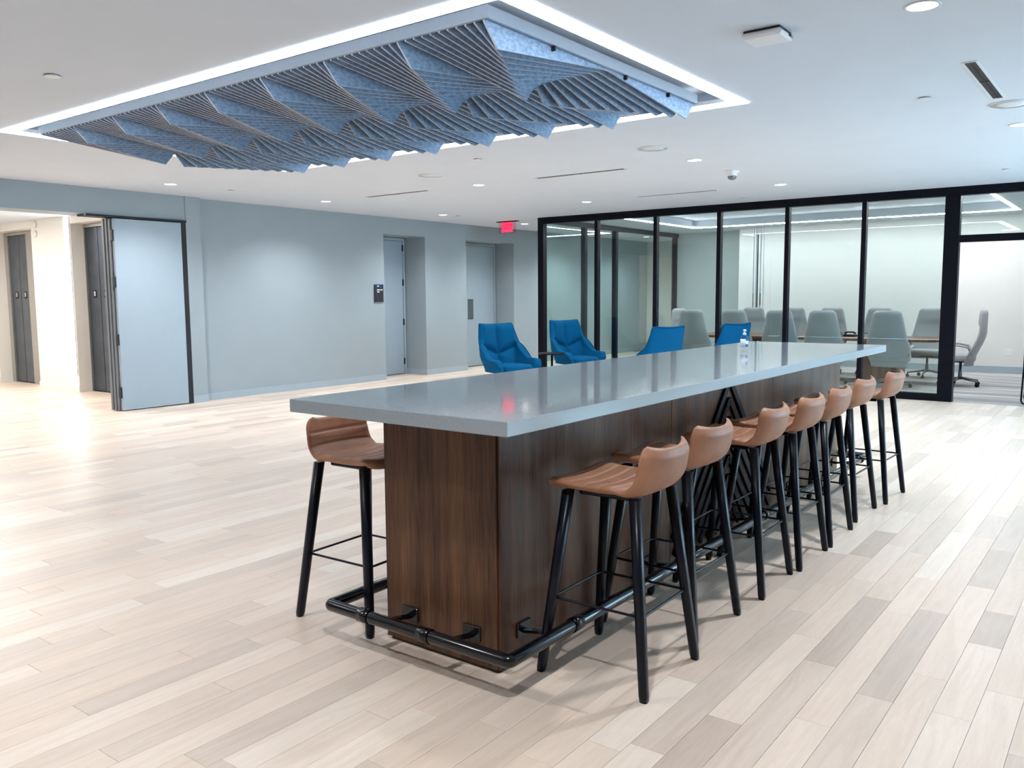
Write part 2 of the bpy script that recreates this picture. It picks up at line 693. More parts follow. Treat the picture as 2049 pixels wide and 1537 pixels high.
bb.box(11.743, 11.755, WY, WY + 0.53, 0, BH).box(14.508, 14.52, WY, WY + 0.5, 0, BH)
bb.box(6.99, 7.0, WY - 0.13, WY, 0, BH)
struct(bb.build('baseboard_left', M['base']), 'grey baseboard along the long wall')

# ---- walls out of the frame: window wall on the right, wall behind the camera, corridor end
w = MB()
WIN = [(7.4, 9.6), (10.1, 12.3)]
xs = [BX] + [a for p in WIN for a in p] + [GX + 0.4]
for i in range(0, len(xs), 2):
    w.box(xs[i], xs[i + 1], RY - 0.2, RY, 0, C)
for a, b in WIN:
    w.box(a, b, RY - 0.2, RY, 0, 0.35).box(a, b, RY - 0.2, RY, 2.65, C)
struct(w.build('wall_right', M['wall_white']), 'white window wall')
for i, (a, b) in enumerate(WIN):
    g = struct(empty('window_%d' % (i + 1), ((a + b) / 2, RY - 0.1, 0.35)), 'tall daylight window in the right wall')
    f = MB()
    hw = (b - a) / 2
    f.box(-hw, -hw + 0.06, -0.04, 0.04, 0, 2.3).box(hw - 0.06, hw, -0.04, 0.04, 0, 2.3)
    f.box(-hw + 0.06, hw - 0.06, -0.04, 0.04, 0, 0.06).box(-hw + 0.06, hw - 0.06, -0.04, 0.04, 2.24, 2.3)
    f.build('frame', M['black'], g)
    MB().box(-hw + 0.06, hw - 0.06, -0.006, 0.006, 0.06, 2.24).build('pane', M['glass'], g)
    L = bpy.data.lights.new('window_portal', 'AREA')
    L.shape = 'RECTANGLE'
    L.size, L.size_y = b - a, 2.3
    L.cycles.is_portal = True
    lo = bpy.data.objects.new('window_portal', L)
    col.objects.link(lo)
    lo.parent = g
    lo.location = (0, 0.06, 1.15)
    lo.rotation_euler = (PI / 2, 0, 0)
struct(MB().box(BX - 0.2, BX, RY, 18, 0, C).build('wall_back', M['wall_white']), 'white wall behind the viewer')
struct(MB().box(20.5, 20.7, SY - 0.1, WY + 0.2, 0, C).box(18.4, 20.5, SY - 0.1, SY + 0.05, 0, C).box(BXW + 0.2, 18.25, 7.1, 7.2, 0, C).build('wall_corridor', M['wall_white']), 'end wall of the corridor')

# ---- elevator lobby behind the opening
XE, XD = 6.533, 6.76
w = MB()
w.box(XE, XE + 0.5, 11.18, 12.6, 0, 2.79)
w.box(XE, XE + 0.5, 13.6, 14.95, 0, 2.79)
w.box(XE, XE + 0.5, 16.5, 18.0, 0, 2.79)
w.box(XE, XE + 0.5, 12.6, 13.6, 2.66, 2.79).box(XE, XE + 0.5, 14.95, 16.5, 2.66, 2.79)
w.box(XD + 0.06, XE + 0.5, 12.6, 13.6, 0, 2.66).box(XD + 0.06, XE + 0.5, 14.95, 16.5, 0, 2.66)
struct(w.build('wall_lobby', M['wall_lobby']), 'cream elevator lobby wall with two lift recesses')
struct(MB().box(2.4, 2.6, WB, 18, 0, 2.79).box(2.4, 7.1, 17.9, 18.1, 0, 2.79).build('wall_lobby_far', M['wall_lobby']), 'cream far wall of the elevator lobby')
struct(MB().box(2.4, 7.1, WB - 0.02, 18, 2.785, 2.86).build('ceiling_lobby', M['ceil']), 'lowered ceiling of the elevator lobby')
bb = MB()
bb.box(XE - 0.012, XE, 13.588, 14.962, 0, 0.105).box(XE - 0.012, XE, 16.5, 17.9, 0, 0.105).box(XE - 0.012, XE, 11.2, 12.6, 0, 0.105)
bb.box(XE, XD, 13.588, 13.6, 0, 0.105).box(XE, XD, 16.488, 16.5, 0, 0.105)
struct(bb.build('baseboard_lobby', M['wall_lobby']), 'cream baseboard of the lobby')

# ---- meeting room shell
w = MB()
w.box(BXW, BXW + 0.2, 0.6, 7.2, 0, C)
struct(w.build('wall_meeting_back', M['wall_white']), 'white back wall of the meeting room')
struct(MB().box(18.25, 18.4, 7.2, SY, 0, C).build('wall_meeting_recess', M['wall_grey']), 'grey recessed wall in the corner of the meeting room')
struct(MB().box(GX, BXW + 0.2, 0.4, 0.6, 0, C).build('wall_meeting_right', M['wall_white']), 'white right wall of the meeting room')
struct(MB().box(GX - 0.06, GX + 0.06, RY, 0.95, 0, C).build('wall_far', M['wall_white']), 'white wall beside the meeting room door')
struct(MB().box(BXW - 0.014, BXW, 0.6, 7.2, 0, 0.13).build('baseboard_meeting', M['base']), 'blue-grey baseboard of the meeting room')


# ------------------------------------------------------------------ black framed glass partition
def partition():
    g = struct(empty('wall_glass', (GX, 5.5, 0)), 'black framed glass partition of the meeting room')
    ox, oy = GX, 5.5
    def B(name, m, x0, x1, y0, y1, z0, z1, label=None):
        return MB().cbox(x0 - ox, x1 - ox, y0 - oy, y1 - oy, z0, z1, 0.002).build(name, m, g, label=label)
    ys = [8.90, 7.764, 6.624, 5.509, 4.426, 3.325]
    d = 0.05
    B('corner_post', M['black'], GX - 0.06, GX + 0.06, 8.875, 8.995, 0, C)
    for yy in ys[1:]:
        B('post', M['black'], GX - d, GX + d, yy - 0.032, yy + 0.032, 0.1, 2.775)
    B('door_post', M['black'], GX - 0.065, GX + 0.065, 2.10, 2.285, 0, 2.775)
    B('door_post', M['black'], GX - 0.065, GX + 0.065, 0.95, 1.06, 0, 2.775)
    B('header', M['black'], GX - 0.06, GX + 0.06, 0.95, 8.875, 2.775, C)
    B('sill', M['black'], GX - d, GX + d, 2.285, 8.875, 0, 0.10)
    B('transom_bar', M['black'], GX - d, GX + d, 1.06, 2.10, 2.155, 2.25)
    edges = [8.875] + [v for yy in ys[1:] for v in (yy + 0.032, yy - 0.032)] + [2.285]
    for i in range(0, len(edges), 2):
        B('pane', M['glass'], GX - 0.006, GX + 0.006, edges[i + 1], edges[i], 0.10, 2.775)
    B('pane', M['glass'], GX - 0.006, GX + 0.006, 1.06, 2.10, 2.25, 2.775, 'glass transom over the open door')


def side_partition():
    g = struct(empty('wall_glass_side', (15.5, SY, 0)), 'black framed glass side wall of the meeting room along the corridor')
    def B(name, m, x0, x1, z0, z1, d):
        return MB().cbox(x0 - 15.5, x1 - 15.5, -d, d, z0, z1, 0.002).build(name, m, g)
    px = [14.2, 15.4, 18.15]
    for x in px:
        B('post', M['black'], x - 0.045, x + 0.045, 0.1, 2.80, 0.05)
    B('header', M['black'], GX + 0.06, 18.25, 2.80, C, 0.05)
    B('sill', M['black'], GX + 0.06, 18.25, 0, 0.10, 0.05)
    e = [GX + 0.06, 14.155, 14.245, 15.355, 15.445, 18.105]
    for i in range(0, 6, 2):
        B('pane', M['glass'], e[i], e[i + 1], 0.10, 2.80, 0.006)


partition()
side_partition()

# ------------------------------------------------------------------ folding fire door, elevators, niche doors
def folding_door():
    g = struct(empty('door_1', (5.72, WY - 0.1, 0)), 'grey folding door leaves stacked at the lobby opening')
    oy = WY - 0.1
    def leaf(x0, x1, y0, y1, m, label=None):
        return MB().cbox(x0 - 5.72, x1 - 5.72, y0 - oy, y1 - oy, 0.012, 2.52, 0.004).build('leaf', m, g, label=label)
    front = leaf(5.72, 6.68, WY - 0.14, WY - 0.09, M['door_grey'], 'large grey door leaf facing the room')
    MB().cbox(0.38, 0.46, -0.046, -0.04, 2.455, 2.475, 0.002).build('closer_plate', M['steel_light'], front)
    for k in range(3):
        leaf(5.70 - 0.012 * k, 6.60, WY - 0.083 + 0.058 * k, WY - 0.033 + 0.058 * k, M['leaf_dark'])
    e = MB()
    for z in (0.25, 0.95, 1.7, 2.3):
        e.cbox(-0.026, -0.004, -0.045, 0.01, z - 0.07, z + 0.07, 0.002)
    e.build('hinge', M['dark'], g)
    MB().box(-0.36, 1.04, -0.05, 0.16, 2.528, 2.556).build('track', M['dark'], g)
    MB().box(0.965, 1.035, -0.03, 0.2, 0.0, 2.528).build('reveal', M['dark'], g)
    MB().cbox(-0.38, -0.36, -0.065, -0.04, 2.53, 2.556, 0.003).build('track_stop', M['chrome'], g)


def elevator(n, yc, yfar, ynear, label):
    g = struct(empty('door_%d' % n, (XD + 0.02, yc, 0)), label)
    for s in (-1, 1):
        lf = MB().cbox(-0.02, 0.02, min(0, s * 0.36) + 0.009, max(0, s * 0.36) - 0.009, 0.015, 2.60, 0.002).build('leaf', M['steel'], g)
        pl = MB().cbox(-0.026, -0.0205, s * 0.17 - 0.045, s * 0.17 + 0.045, 1.50, 1.62, 0.001).build('floor_plate', M['black'], lf)
        text('floor_number', '8', 0.11, M['white'], lf, (-0.027, s * 0.17, 1.56), (PI / 2, 0, -PI / 2), 0.0008)
    f = MB()
    y0, y1 = ynear - yc, yfar - yc
    f.box(-0.05, 0.03, 0.362, y1, 0, 2.655).box(-0.05, 0.03, y0, -0.362, 0, 2.655).box(-0.05, 0.03, -0.362, 0.362, 2.605, 2.655)
    f.build('door_frame', M['steel_light'], g)
    MB().box(-0.03, 0.05, -0.362, 0.362, 0.0, 0.008).build('sill', M['steel'], g)
    MB().box(0.021, 0.028, -0.36, 0.36, 0.01, 2.6).build('shaft_gap', M['dark'], g)


folding_door()
elevator(2, 13.215, 13.588, 12.62, 'nearer steel elevator doors numbered 8, beside the folding door')
elevator(3, 15.99, 16.48, 15.40, 'farther steel elevator doors numbered 8 at the left edge')


def niche_door(n, x0, x1, yb, label, hinges, plate):
    g = struct(empty('door_%d' % n, (x0, yb, 0)), label)
    W = x1 - x0
    lf = MB().cbox(0.04, W - 0.045, -0.03, 0.01, 0.012, TOPD - 0.06, 0.002).build('leaf', M['door_grey'], g)
    f = MB()
    f.box(0, 0.035, -0.045, 0.012, 0, TOPD - 0.012).box(W - 0.04, W, -0.045, 0.012, 0, TOPD - 0.012).box(0.035, W - 0.04, -0.045, 0.012, TOPD - 0.055, TOPD - 0.012)
    f.build('door_frame', M['base'], g)
    MB().box(0.035, W - 0.04, -0.01, 0.012, 0.0, TOPD - 0.055).build('shadow_gap', M['dark'], g)
    if hinges:
        for z in (0.25, 1.0, 1.75, 2.4):
            MB().cbox(W - 0.06, W - 0.035, -0.052, -0.03, z - 0.06, z + 0.06, 0.002).build('hinge', M['dark'], lf)
    if plate:
        MB().cbox(0.08, 0.25, -0.038, -0.0305, 1.0, 1.42, 0.002).build('push_plate', M['chrome'], lf, label='brushed metal push plate')


niche_door(4, 10.70, 11.74, WY + 0.566, 'grey hinged door set deep in the first niche, beside the room sign', True, False)
niche_door(5, 13.50, 14.50, WY + 0.536, 'grey door with metal push plate in the second niche', False, True)

# white channel strips on the meeting room's back wall
g = struct(empty('trim_1', (BXW, 6.78, 0)), 'white folding wall channel with brass hinges on the meeting room wall')
for k, yy in enumerate((-0.11, -0.045, 0.05, 0.105)):
    MB().cbox(-0.035, -0.001, yy - 0.016, yy + 0.016, 0.13, C - 0.01, 0.002).build('channel', M['white_metal'], g)
MB().box(-0.012, -0.001, -0.008, 0.012, 0.9, 2.75).build('slot', M['dark'], g)
for yy in (-0.078, 0.077):
    MB().cbox(-0.02, -0.001, yy - 0.012, yy + 0.012, 1.25, 1.5, 0.002).build('hinge', M['brass'], g)


# ------------------------------------------------------------------ ceiling feature: cove light and felt baffles
def cove_ring(name, x0, x1, y0, y1, z, wd, h, mat, label, cat):
    g = tag(empty(name, ((x0 + x1) / 2, (y0 + y1) / 2, z)), label, cat)
    hx, hy = (x1 - x0) / 2, (y1 - y0) / 2
    for s in (-1, 1):
        a0, a1 = s * hx - (wd if s > 0 else 0), s * hx + (wd if s < 0 else 0)
        b0, b1 = s * hy - (wd if s > 0 else 0), s * hy + (wd if s < 0 else 0)
        MB().box(a0, a1, -hy, hy, 0, h).build('light_strip', mat, g)
        MB().box(-hx + wd, hx - wd, b0, b1, 0, h).build('light_strip', mat, g)
        MB().box(a0, a1, -hy, hy, h, h + 0.03).build('housing', M['white_metal'], g)
        MB().box(-hx + wd, hx - wd, b0, b1, h, h + 0.03).build('housing', M['white_metal'], g)
    return g


cove_ring('cove_light', SX0, SX1, SY0, SY1, C - 0.006, 0.10, 0.012, M['led'], 'glowing white rectangular cove light around the felt baffles', 'light')
cove_ring('meeting_room_light', TX0, TX1, TY0, TY1, C - 0.004, 0.06, 0.012, M['led_conf'], 'thin white rectangular light line on the meeting room ceiling', 'light')

FX0, FX1, FY0, FY1 = 3.46, 5.94, 2.755, 7.66
can = tag(empty('felt_baffle_canopy', ((FX0 + FX1) / 2, (FY0 + FY1) / 2, C)), 'blue-grey felt fin canopy with a rippling underside hung inside the cove light', 'baffle')
hx, hy = (FX1 - FX0) / 2, (FY1 - FY0) / 2
t = MB()
t.box(-hx, hx, -hy, -hy + 0.02, -0.005, 0.06).box(-hx, hx, hy - 0.02, hy, -0.005, 0.06)
t.box(-hx, -hx + 0.02, -hy + 0.02, hy - 0.02, -0.005, 0.06).box(hx - 0.02, hx, -hy + 0.02, hy - 0.02, -0.005, 0.06)
t.box(-hx + 0.02, hx - 0.02, -hy + 0.02, hy - 0.02, 0.05, 0.06)
t.build('tray', M['trayrim'], can)
for s in (-0.8, -0.27, 0.27, 0.8):
    MB().cbox(s - 0.02, s + 0.02, -hy + 0.018, hy - 0.018, 0.02, 0.05, 0.002).build('mounting_rail', M['trayrim'], can)
for xx in (-0.62, 0.2, 0.8):
    MB().cbox(xx - 0.007, xx + 0.007, -hy + 0.004, -hy + 0.03, -0.032, -0.004, 0.002).build('clip', M['dark'], can)
NW, NF = 8, 10
ZT, ZS, ZD = 0.018, -0.014, -0.128
fl = hx - 0.015
fin_mesh = []
for k in range(NF):
    p = 0.045 + 0.415 * k / (NF - 1)
    Lf = 2 * fl
    xl = -fl + p * Lf
    c = -0.012
    poly = [(-fl, ZT), (-fl, ZS), (xl, ZD), (0, c), (-xl, ZD), (fl, ZS), (fl, ZT)]
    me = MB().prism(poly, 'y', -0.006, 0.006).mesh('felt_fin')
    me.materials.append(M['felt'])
    me.materials.append(M['felt_edge_lit'])
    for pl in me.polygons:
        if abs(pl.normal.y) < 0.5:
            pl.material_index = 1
    fin_mesh.append(me)
pitch = (FY1 - FY0 - 0.07) / (NW * NF - 1)
for i in range(NW * NF):
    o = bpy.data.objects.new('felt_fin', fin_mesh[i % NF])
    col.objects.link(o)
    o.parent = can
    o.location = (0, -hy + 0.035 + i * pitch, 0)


# ------------------------------------------------------------------ ceiling fixtures
def downlight(x, y, label, lit=True):
    g = tag(empty('downlight', (x, y, C)), label, 'light', 'recessed round downlights')
    MB().lathe([(0.085, 0.0), (0.085, -0.004), (0.072, -0.006), (0.072, -0.003)], n=28).build('trim_ring', M['white_metal'], g)
    MB().lathe([(0.071, -0.0035), (0.05, -0.0045), (0.001, -0.005)], n=28).build('lens', M['white_emit'], g)
    spot('lamp', g, (0, 0, -0.03), SPOT_W, (0.985, 0.99, 1.0), 142, 0.8, 0.06)
    return g


downlight(4.66, 0.98, 'round downlight at the top right corner, beside the white access point')
downlight(8.39, 0.97, 'round downlight cut by the right edge of the picture')
downlight(8.38, 3.91, 'round downlight between the camera dome and the round speaker')
downlight(10.95, 3.91, 'round downlight closest to the top edge of the glass partition')
downlight(8.46, 6.90, 'round downlight between two slot diffusers')
downlight(11.03, 6.90, 'round downlight above the left end of the glass partition')
downlight(8.45, 9.80, 'round downlight near the middle of the long grey wall')
downlight(11.12, 9.88, 'round downlight above the first door niche')
downlight(13.57, 9.92, 'round downlight just right of the red exit sign')
downlight(5.94, 9.76, 'round downlight in front of the folding door')
downlight(16.1, 9.92, 'round downlight in the corridor behind the glass')
downlight(18.6, 9.92, 'round downlight at the far end of the corridor')

# extra unseen downlights around the viewer, added to fill the foreground with light
for (x, y, lab) in ((1.2, 0.98, 'added fill downlight over the viewer, above the lower edge of the picture'),
                    (0.4, 3.9, 'added fill downlight left of the viewer'),
                    (0.4, 6.9, 'added fill downlight farther left of the viewer'),
                    (2.4, 9.8, 'added fill downlight left of the lobby opening')):
    downlight(x, y, lab)

for (x, y, lab) in ((7.46, 3.92, 'flush round ceiling speaker beyond the right corner of the baffles'),
                    (7.45, 6.80, 'flush round ceiling speaker beyond the long side of the baffles'),
                    (7.44, 0.93, 'flush round ceiling speaker at the right edge of the picture')):
    g = tag(empty('ceiling_speaker', (x, y, C)), lab, 'speaker', 'round ceiling speakers')
    MB().lathe([(0.15, 0), (0.15, -0.006), (0.14, -0.008), (0.14, -0.004)], n=36).build('rim', M['white_metal'], g)
    MB().lathe([(0.138, -0.004), (0.06, -0.006), (0.001, -0.006)], n=36).build('grille', M['white_metal'], g)

for (x, y, r, lab) in ((6.81, 1.39, 0.045, 'small sprinkler cover between the slot diffuser and the cove corner'),
                       (6.88, 5.62, 0.045, 'small sprinkler cover beyond the long side of the baffles'),
                       (6.79, 9.74, 0.045, 'small sprinkler cover near the folding door'),
                       (12.10, 4.86, 0.05, 'small sprinkler cover just in front of the glass partition'),
                       (11.46, 9.84, 0.045, 'small sprinkler cover beside the downlight at the first niche'),
                       (11.28, 1.41, 0.045, 'small sprinkler cover above the meeting room door'),
                       (2.64, 5.61, 0.05, 'small round ceiling cap at the upper left')):
    g = tag(empty('sprinkler_cover', (x, y, C)), lab, 'sprinkler', 'sprinkler covers')
    MB().lathe([(r * 0.7, 0), (r * 0.7, -0.008)], n=24).build('collar', M['white_metal'], g)
    MB().lathe([(r, -0.007), (r, -0.011), (r * 0.9, -0.012)], n=24).build('cap', M['white_metal'], g)

for (x, y, along, Lh, lab) in ((6.55, 0.972, 'x', 0.60, 'black slot air diffuser at the upper right'),
                               (8.46, 8.35, 'y', 0.58, 'black slot air diffuser left of a downlight, near the grey wall'),
                               (8.44, 5.38, 'y', 0.60, 'black slot air diffuser below the long side of the baffles'),
                               (10.96, 5.38, 'y', 0.60, 'thin slot air diffuser nearest the glass partition')):
    g = tag(empty('slot_diffuser', (x, y, C), 0 if along == 'x' else PI / 2), lab, 'vent', 'slot diffusers')
    f = MB()
    f.box(-Lh, Lh, -0.045, -0.032, -0.005, 0).box(-Lh, Lh, 0.032, 0.045, -0.005, 0).box(-Lh - 0.012, -Lh, -0.045, 0.045, -0.005, 0).box(Lh, Lh + 0.012, -0.045, 0.045, -0.005, 0)
    f.build('frame', M['white_metal'], g)
    MB().box(-Lh, Lh, -0.032, 0.032, -0.001, 0).build('slot', M['dark'], g)
    MB().box(-Lh, Lh, -0.004, 0.004, -0.004, -0.001).build('blade', M['black'], g)
    MB().box(-0.006, 0.006, -0.032, 0.032, -0.004, -0.001).build('spacer', M['black'], g)

g = tag(empty('access_point', (4.60, 1.735, C)), 'white square wireless access point on the ceiling', 'access point')
MB().cbox(-0.09, 0.09, -0.1, 0.1, -0.012, 0.0, 0.003).build('mount_plate', M['dark'], g)
MB().cbox(-0.1, 0.1, -0.11, 0.11, -0.045, -0.012, 0.012).build('housing', M['white'], g)
MB().cbox(0.02, 0.05, -0.114, -0.109, -0.034, -0.018, 0.001).build('port', M['dark'], g)
MB().cbox(0.058, 0.08, -0.113, -0.109, -0.036, -0.02, 0.001).build('port_label', M['trayrim'], g)

g = tag(empty('security_camera', (9.39, 3.916, C)), 'small white dome camera on the ceiling', 'camera')
MB().lathe([(0.085, 0), (0.085, -0.012), (0.055, -0.03), (0.055, -0.055), (0.052, -0.06)], n=24).build('collar', M['white'], g)
MB().lathe([(0.05, -0.058), (0.05, -0.07), (0.043, -0.088), (0.025, -0.10), (0.002, -0.104)], n=24).build('dome', M['chrome'], g)

# exit sign: edge-lit acrylic plate hung from a ceiling canopy
g = tag(empty('exit_sign', (12.9, 9.83, C)), 'glowing red edge-lit exit sign hanging from the ceiling', 'sign')
MB().cbox(-0.05, 0.05, -0.24, 0.24, -0.014, 0, 0.003).build('canopy', M['black'], g)
MB().cbox(-0.012, 0.012, -0.2, 0.2, -0.225, -0.014, 0.002).build('plate', M['exit_acrylic'], g)
pn = MB().cbox(-0.016, -0.0125, -0.135, 0.135, -0.205, -0.02, 0.001).build('legend_panel', M['red'], g)
text('lettering', 'EXIT', 0.135, M['red_letter'], g, (-0.017, 0.0, -0.115), (PI / 2, 0, -PI / 2), 0.0006)

# room sign beside the first niche
g = tag(empty('room_sign', (10.53, WY - 0.002, 1.545)), 'small dark room sign with blue header beside the first niche', 'sign')
MB().cbox(-0.105, 0.105, -0.022, 0.002, -0.155, 0.155, 0.003).build('plate', M['plaque'], g)
MB().cbox(-0.06, 0.06, -0.0245, -0.022, 0.085, 0.15, 0.001).build('header_band', M['plaque_blue'], g)
for (x, z, wd) in ((-0.03, 0.125, 0.05), (-0.02, 0.06, 0.075), (0.055, 0.06, 0.05), (-0.025, 0.025, 0.06)):
    t = MB()
    n = max(3, int(wd / 0.014))
    for k in range(n):
        x0 = x - wd / 2 + k * wd / n
        t.box(x0 + 0.001, x0 + wd / n - 0.003, -0.0262, -0.0248 if z > 0.1 else -0.0222, z - 0.009, z + 0.009)
    t.build('lettering', M['white'], g)

# ------------------------------------------------------------------ lobby fittings
g = tag(empty('vertical_light', (XE, 13.70, 0)), 'bright vertical light strip on the cream lobby wall', 'light')
MB().box(-0.016, -0.001, -0.08, 0.08, 0.27, 2.76).build('diffuser', M['led_strip'], g)
MB().box(-0.018, -0.001, 0.08, 0.087, 0.26, 2.77).box(-0.018, -0.001, -0.087, -0.08, 0.26, 2.77).build('channel', M['white_metal'], g)
for (z, lab) in ((2.71, 'upper round cream alarm disc on the lobby wall'), (2.56, 'lower round cream alarm disc on the lobby wall')):
    g = tag(empty('alarm_disc', (XE, 14.78, z)), lab, 'alarm')
    o = MB().lathe([(0.05, 0), (0.05, 0.012), (0.03, 0.03), (0.001, 0.032)], n=20).build('housing', M['wall_lobby'], g)
    o.rotation_euler = (0, -PI / 2, 0)
    o2 = MB().lathe([(0.056, 0), (0.056, 0.006)], n=20).build('back_ring', M['trayrim'], g)
    o2.rotation_euler = (0, -PI / 2, 0)
g = tag(empty('wall_outlet', (XE, 14.0, 0.44)), 'white outlet plate low on the lobby wall', 'outlet')
MB().cbox(-0.008, 0, -0.038, 0.038, -0.06, 0.06, 0.002).build('plate', M['white'], g)
for z in (-0.025, 0.025):
    MB().cbox(-0.0095, -0.008, -0.016, 0.016, z - 0.014, z + 0.014, 0.0005).build('socket', M['white_metal'], g)
for k, (yy, lab) in enumerate(((12.6, 'warm lobby ceiling panel nearer the opening'), (15.4, 'warm lobby ceiling panel farther from the opening'))):
    g = tag(empty('lobby_panel_light', (4.6, yy, 2.785)), lab, 'light', 'lobby ceiling panels')
    MB().box(-0.62, 0.62, -0.32, 0.32, -0.006, 0).build('frame', M['white_metal'], g)
    MB().box(-0.6, 0.6, -0.3, 0.3, -0.009, -0.006).build('diffuser', M['led_lobby'], g)

# ------------------------------------------------------------------ island: worktop and base
g = tag(empty('island_countertop', (4.76, 2.27, 1.013)), 'long polished grey stone countertop on the island', 'countertop')
MB().cbox(-2.54, 2.54, -0.57, 0.57, 0, 0.054, 0.0025).build('slab', M['quartz'], g)

IX0, IX1, IY0, IY1 = 2.505, 6.985, 1.966, 2.583
icx, icy = (IX0 + IX1) / 2, (IY0 + IY1) / 2
isl = tag(empty('bar_island', (icx, icy, 0)), 'walnut island base with black chevron slats and foot rail', 'island')
def IB(name, m, x0, x1, y0, y1, z0, z1, c=0.002, label=None):
    return MB().cbox(x0 - icx, x1 - icx, y0 - icy, y1 - icy, z0, z1, c).build(name, m, isl, label=label)
IB('plinth', M['dark'], IX0 + 0.012, IX1 - 0.012, IY0 + 0.012, IY1 - 0.012, 0, 0.03)
IB('core', M['dark'], IX0 + 0.019, IX1 - 0.019, IY0 + 0.019, IY1 - 0.019, 0.03, 1.0125)
IB('end_panel', M['walnut'], IX0, IX0 + 0.019, IY0 + 0.010, IY1, 0.016, 1.012)
IB('end_panel', M['walnut'], IX1 - 0.019, IX1, IY0 + 0.010, IY1, 0.016, 1.012)
CX0, CX1 = 3.98, 5.46
for (a, b) in ((IX0 + 0.010, CX0), (CX0 + 0.004, CX1), (CX1 + 0.004, IX1 - 0.006)):
    IB('side_panel', M['walnut'], a, b, IY0, IY0 + 0.019, 0.016, 1.012)
    IB('side_panel', M['walnut'], a, b, IY1 - 0.019, IY1, 0.016, 1.012)
# nested chevrons on the long side, apex up
AX, SL = 4.72, 1.1
ztop = 0.985
for k in range(9):
    za = ztop - 0.115 * k
    for s in (-1, 1):
        xe = (CX1 - 0.02) if s > 0 else (CX0 + 0.02)
        dx = abs(xe - AX)
        zb = za - SL * dx
        if zb < 0.10:
            dx = (za - 0.10) / SL
            zb = 0.10
        if dx < 0.06:
            continue
        MB().bar((AX - icx, IY0 - 0.008 - icy, za), (AX + s * dx - icx, IY0 - 0.008 - icy, zb), 0.038, 0.016, (0, 1, 0)).build('chevron_slat', M['black'], isl)
# foot rail round the base
RZ, RR = 0.165, 0.026
rx0, rx1, ry0, ry1 = 2.335, 7.155, 1.788, 2.76
pts = []
cr = 0.016
for (cx_, cy_, a0) in ((rx0 + cr, ry0 + cr, PI), (rx1 - cr, ry0 + cr, 1.5 * PI), (rx1 - cr, ry1 - cr, 0), (rx0 + cr, ry1 - cr, 0.5 * PI)):
    for k in range(5):
        a = a0 + k * PI / 8
        pts.append((cx_ + cr * math.cos(a) - icx, cy_ + cr * math.sin(a) - icy, RZ))
rail = MB().tube(pts, RR, 16, closed=True).build('foot_rail', M['rail'], isl, label='glossy black foot rail round the base')
def collar(x, y, ax):
    d = 0.03
    a = (x - d, y) if ax == 'x' else (x, y - d)
    b = (x + d, y) if ax == 'x' else (x, y + d)
    MB().tube([(a[0] - icx, a[1] - icy, RZ), (b[0] - icx, b[1] - icy, RZ)], RR + 0.004, 16).build('collar', M['rail'], rail)
def bracket(x, y, tx, ty):
    m = MB().bar((x - icx, y - icy, RZ), (tx - icx, ty - icy, RZ - 0.03), 0.026, 0.012)
    if abs(tx - x) > abs(ty - y):
        m.cbox(tx - icx - 0.006, tx - icx + 0.006, ty - icy - 0.045, ty - icy + 0.045, RZ - 0.05, RZ + 0.012)
    else:
        m.cbox(tx - icx - 0.045, tx - icx + 0.045, ty - icy - 0.006, ty - icy + 0.006, RZ - 0.05, RZ + 0.012)
    m.build('bracket', M['rail'], rail)
for yy in (2.10, 2.44):
    collar(rx0, yy + 0.1, 'y')
    bracket(rx0, yy, IX0 - 0.006, yy)
for k in range(5):
    xx = 2.66 + k * 1.05
    collar(xx + 0.12, ry0, 'x')
    bracket(xx, ry0, xx, IY0 - 0.006)
    collar(xx + 0.12, ry1, 'x')
    bracket(xx, ry1, xx, IY1 + 0.006)


